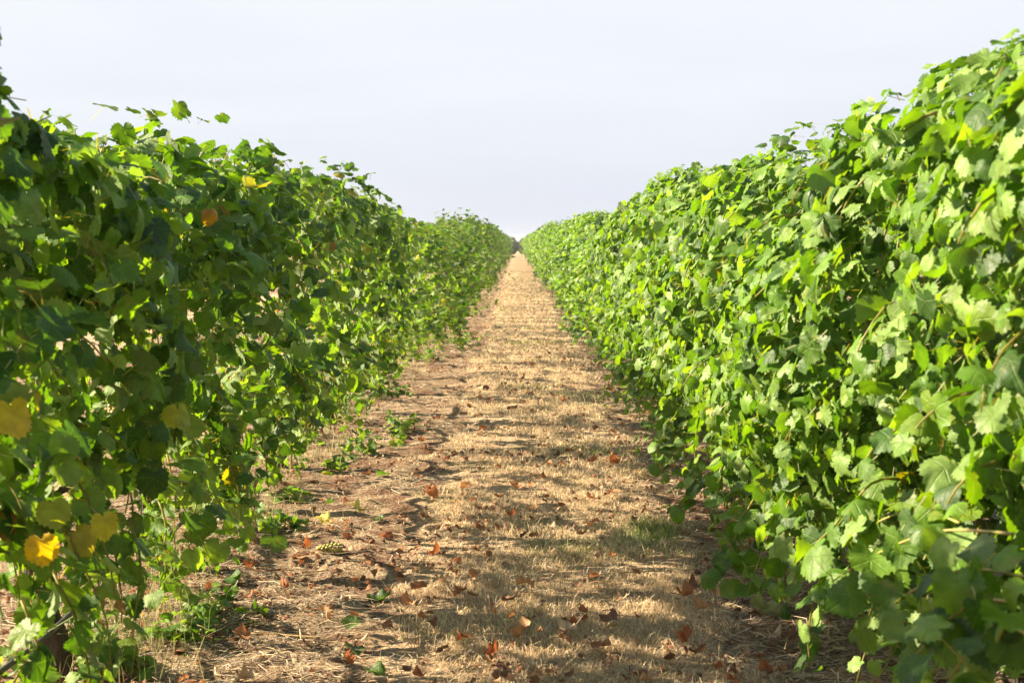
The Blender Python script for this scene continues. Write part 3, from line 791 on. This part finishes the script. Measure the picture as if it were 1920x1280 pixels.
marked = [(1000, 978, 'rust brown curled leaf standing upright in the middle of the grass strip', 3, 1.15),
 (1112, 955, 'orange brown dry leaf in sunlit grass right of the upright curled one', 1, .95),
 (985, 1030, 'dark red brown leaf lying below the upright curled leaf', 2, 1.0),
 (985, 1125, 'large light orange dry leaf in the grass near the bottom centre', 3, 1.3),
 (895, 1105, 'yellow orange leaf left of the large light orange one', 3, .9),
 (1065, 1215, 'long tan curled leaf low in the grass foreground', 5, 1.25),
 (985, 1212, 'rounded tan brown curled leaf beside the long tan one', 3, 1.1),
 (1095, 1175, 'glossy red brown leaf above the long tan curled leaf', 4, 1.1),
 (1150, 1190, 'large dark brown crumpled leaf right of the red brown one', 2, 1.4),
 (1285, 1225, 'rust orange leaf at the right edge of the foreground grass', 4, 1.2),
 (960, 780, 'brown crumpled leaf pair in the shadow band of mid path', 2, 1.4),
 (1150, 830, 'brown leaf where grass meets the bare strip on the right', 1, 1.1),
 (1155, 890, 'large rust leaf leaning against a grass stalk on the right', 4, 1.3),
 (980, 722, 'reddish leaf lying in the far sunlit part of the grass', 1, 1.3),
 (920, 1255, 'reddish dry leaf at the bottom edge of the grass strip', 4, 1.1),
 (870, 1225, 'rust dry leaf left of the bottom centre', 0, 1.1),
 (655, 1258, 'small red orange leaf on the soil at the bottom left', 4, .9)]
for k, (px, py, lab, q, s) in enumerate(marked):
    lay('fallen_leaf', dry[q + (6 if k % 2 else 0)], px, py, lab, 'fallen leaf', GL, rg.uniform(0, 6.28), .3, .028, s)
n_done = 0
zones = [('dry brown leaf on the shaded soil under the right row', lambda x: x > .8), ('dry brown leaf among the straw grass of the middle strip', lambda x: -.45 <= x <= .8), ('dry brown leaf on the soil beneath the left row', lambda x: x < -.45)]
while n_done < 278:
    y = float(sample_y(1, 4.3, 32, rg, 2.0)[0]); x = float(rg.uniform(-1.5, 1.45))
    if rg.uniform() > (.75 if -.4 < x < .8 else .9 if x > .8 else .5): continue
    if abs(x) > 980 / F_PX * y: continue
    lab = next(l for l, f in zones if f(x))
    dist = 'close to the viewer' if y < 6.5 else 'midway along the near path' if y < 11 else 'far down the path'
    lay('fallen_leaf', dry[int(rg.integers(0, 12))], 0, 0, lab + ', ' + dist, 'fallen leaf', GL, rg.uniform(0, 6.28), .25, .024, rg.choice([.45, .6, .75, .95, 1.1]) * rg.uniform(.85, 1.1), xy=(x, y))
    n_done += 1
# green and yellow leaves dropped on the left soil
GR = (.07, .15, .02)
gme = [fallen_mesh('green_leaf', c_, 90 + q, .12, cu, mat=M_LEAF) for q, (c_, cu) in enumerate([(GR, 1.0), ((.05, .11, .02), 1.5), ((.10, .17, .04), .6), ((.48, .42, .10), 1.3), ((.55, .46, .25), 2.2)])]
GG = 'green leaves fallen on the left soil'
for px, py, q, s, lab in [(485, 1160, 1, 1.2, 'dark green folded leaf on the soil at the lower left'), (712, 1128, 1, 1.2, 'dark green leaf by the grass edge in the foreground'),
    (664, 1178, 2, .9, 'pale green leaf with stalk up, left of the foreground grass'), (664, 1226, 2, .9, 'flat pale green leaf below the one with raised stalk'),
    (710, 1268, 0, .95, 'bright green leaf at the bottom edge left of the grass'), (710, 975, 1, .85, 'green leaf beside the pale crumpled yellow leaf'),
    (720, 893, 0, 1.0, 'green leaf lying flat in the sun farther up the left soil'), (575, 942, 0, 1.0, 'green leaf low under the left canopy edge'),
    (615, 945, 1, .9, 'dark green leaf lying right of the one under the canopy edge'), (690, 815, 0, 1.0, 'green leaf far up the left soil near a weed')]:
    lay('green_leaf', gme[q], px, py, lab, 'green leaf', GG, rg.uniform(0, 6.28), .2, .012, s)
lay('yellow_fallen_leaf', gme[3], 605, 985, 'yellow leaf standing on the soil left of the path', 'yellow leaf', None, 1.0, .5, .03, .95)
lay('pale_crumpled_leaf', gme[4], 670, 960, 'pale yellow crumpled leaf on the soil beside the green one', 'yellow leaf', None, 1.3, .2, .015, 1.1)
lay('olive_fallen_leaf', fallen_mesh('olive_leaf', (.24, .26, .12), 77, .16, 1.6, mat=M_LEAF), 1432, 1150, 'large olive and brown curled leaf on the shaded soil below the right row', 'fallen leaf', None, .4, .2, .03, 1.15)
gx_, gy_ = on_ground(640, 1040)
gb = mesh_obj('grape_bunch', GRAPES, loc=(gx_, gy_, float(gh(gx_, gy_)) + .03)); gb.rotation_euler = (0, R(90), R(12)); gb.scale = (.62, .8, .8)
tag(gb, 'fallen bunch of small green grapes lying on the soil left of the path', 'grapes')

for k, (px, py, L, ang, lab) in enumerate([(1490, 1215, .34, .5, 'thick dry cane piece on the shaded soil below the right row'), (1400, 1010, .3, 2.6, 'thin grey cane lying under the hanging right shoots'),
    (330, 1130, .35, 1.2, 'dry cane lying by the second left trunk'), (560, 1075, .22, .3, 'short dry twig on the left soil'), (1260, 790, .3, .2, 'thin twig on the bare strip along the right row'),
    (1160, 1100, .22, .15, 'fine dark twig lying on the grass strip'), (600, 1200, .25, 2.9, 'bent twig on the soil near the bottom left'), (720, 800, .35, .7, 'dry twig at the far left soil by the grass edge')]):
    x, y = on_ground(px, py); rk = np.random.default_rng(700 + k); d = np.array([math.cos(ang), math.sin(ang), 0])
    pts = smooth_path([d * 0, d * L * .33 + rk.normal(0, .012, 3), d * L * .66 + rk.normal(0, .018, 3), d * L], 12); pts[:, 2] = np.abs(pts[:, 2]) * .6
    me = tube_mesh('fallen_cane', pts, np.linspace(.006 if k == 0 else .0035, .0018, 12), M_CANE, 6, rk, .08)
    tag(mesh_obj('fallen_cane', me, loc=(x, y, float(gh(x, y)) + .012 + .02 * float(strip(x, y)))), lab, 'twig', 'dry cane pieces on the ground')

# ------------------------------------------------------------------ low green weeds beside the left row
def weed(px, py, size, nl, label, seed, ls=.07):
    rg = np.random.default_rng(seed); x, y = on_ground(px, py)
    root = empty('ground_weed', (x, y, float(gh(x, y))))
    st, P, n = [], [], []
    for k in range(max(4, nl // 6)):
        a = rg.uniform(0, 6.28); d = np.array([math.cos(a), math.sin(a), 0]) * size * rg.uniform(.4, 1)
        pts = smooth_path([[0, 0, 0], d * .5 + [0, 0, size * rg.uniform(.2, .6)], d + [0, 0, size * rg.uniform(.05, .5)]], 8)
        st.append(tube(pts, np.linspace(.0025, .001, 8), 4))
        P.append(pts[2:] + rg.normal(0, .02, (6, 3)))
    P = np.concatenate(P); P[:, 2] = np.maximum(P[:, 2], .015); m = len(P)
    mesh_obj('leaves', leaf_mesh('leaves', P, rg.normal(0, .4, (m, 3)) + [0, 0, .9], rg.normal(0, 1, (m, 3)), rg.uniform(.6, 1.1, m) * ls, leaf_colors(m, rg, 0, .35), rg, 'near', petiole=False), root)
    V, T = merge(st); mesh_obj('stems', np_mesh('stems', V, T, M_SHOOT_GREEN, smooth=True), root)
    tag(root, label, 'weed', 'green weeds along the left row')
for k, a in enumerate([(755, 810, .22, 40, 'leafy bright green weed beside the grass edge in mid distance'), (690, 850, .20, 36, 'green weed sprawling on the soil left of the bright leafy one'),
    (640, 880, .16, 30, 'small weed under the canopy edge of the left row'), (560, 940, .14, 26, 'low dark weed on the soil in front of the left row'),
    (790, 665, .30, 36, 'weed patch beyond a pale trunk far down the left row'), (860, 655, .35, 40, 'spreading green weed where the left row meets the far path'),
    (900, 585, .6, 40, 'greyish green weed mound by the far left of the path'), (390, 1165, .22, 40, 'weed of broad leaves on the soil at the lower left'),
    (330, 1200, .20, 36, 'short weed beside the dry stalks in the left foreground'), (120, 1250, .22, 36, 'leafy weed at the foot of the nearest left trunk'),
    (190, 1265, .16, 30, 'small weed at the bottom edge near the black hose'), (520, 1000, .12, 24, 'tiny weed below a hanging shoot of the left row'),
    (650, 790, .25, 36, 'weed round the foot of a mid distance left trunk')]):
    weed(*a[:5], seed=300 + k, ls=.085 if a[1] > 900 else .075)

for k in range(8):
    yy = 9.5 + k * 3.6 + rg.uniform(0, .8); xx = -1.0 + rg.uniform(-.2, .3)
    px_ = 970 + xx / yy * F_PX; py_ = 452 + CAM_H / yy * F_PX
    weed(px_, py_, rg.uniform(.18, .34), int(rg.integers(30, 50)), 'low green weed spilling out from under the left row onto the soil', 400 + k, .075)
# ------------------------------------------------------------------ far end
cx_, cy_ = on_ground(962, 483)
rgc = np.random.default_rng(9)
import bmesh
bm = bmesh.new(); bmesh.ops.create_icosphere(bm, subdivisions=3, radius=.16)
for v in bm.verts: v.co *= 1 + .3 * float(n_hi(v.co.x * 3, v.co.y * 3 + v.co.z * 5)); v.co.z = max(v.co.z * .6, -.05)
me = bpy.data.meshes.new('dark_clod'); bm.to_mesh(me); bm.free(); me.materials.append(M_CLOD)
tag(mesh_obj('dark_clod', me, loc=(cx_, cy_, .05)), 'small dark clod of earth lying far up the path', 'clod')
def shrub(x, y, h, wd, label, seed):
    rg = np.random.default_rng(seed); root = empty('shrub', (x, y, 0)); k = 3200
    p = unit(rg.normal(0, 1, (k, 3))) * rg.uniform(.5, 1, (k, 1)) ** .5
    lump = 1 + .18 * np.sin(p[:, :1] * 5 + seed) + .15 * np.cos(p[:, 1:2] * 7)
    p = p * lump * [wd / 2, wd / 2, h * .5] + [0, 0, h * .5]
    col = np.array([.15, .20, .14]) * rg.uniform(.7, 1.3, (k, 1))
    mesh_obj('crown', leaf_mesh('crown', p, rg.normal(0, 1, (k, 3)), rg.normal(0, 1, (k, 3)), rg.uniform(.12, .26, k), col, rg, 'far', petiole=False), root)
    mesh_obj('trunk', tube_mesh('trunk', smooth_path([[0, 0, -.05], [.05, 0, h * .3], [0, .05, h * .7]], 8), np.linspace(.07, .02, 8), M_BARK, 7), root)
    tag(root, label, 'shrub', 'shrubs beyond the end of the rows')
shrub(-.75, 161, 1.62, 2.0, 'hazy blue green shrub closing the view at the left of the path end', 1)
shrub(.85, 163, 1.5, 2.2, 'hazy shrub at the right of the path end, behind the rows', 2)
shrub(-2.8, 166, 1.75, 2.4, 'outermost hazy shrub hidden mostly by the left row end', 3)
shrub(3.0, 168, 1.7, 2.4, 'outermost hazy shrub hidden mostly by the right row end', 4)

# ------------------------------------------------------------------ haze
bm = bmesh.new(); bmesh.ops.create_cube(bm, size=1)
for v in bm.verts:
    v.co.x *= 2600; v.co.y = -30 + (v.co.y + .5) * 3200; v.co.z = -1.2 + (v.co.z + .5) * 5.2
me = bpy.data.meshes.new('haze'); bm.to_mesh(me); bm.free()
m, t, o_ = new_mat('haze_air')
pv = N(t, 'VolumePrincipled'); pv.inputs['Color'].default_value = (.86, .91, 1, 1); pv.inputs['Density'].default_value = .0006
pv.inputs['Anisotropy'].default_value = 0.3
t.links.new(pv.outputs[0], o_.inputs['Volume']); me.materials.append(m)
HAZE = True
if HAZE: tag(mesh_obj('haze', me), 'thin pale summer haze over the vineyard', 'haze', kind='stuff')
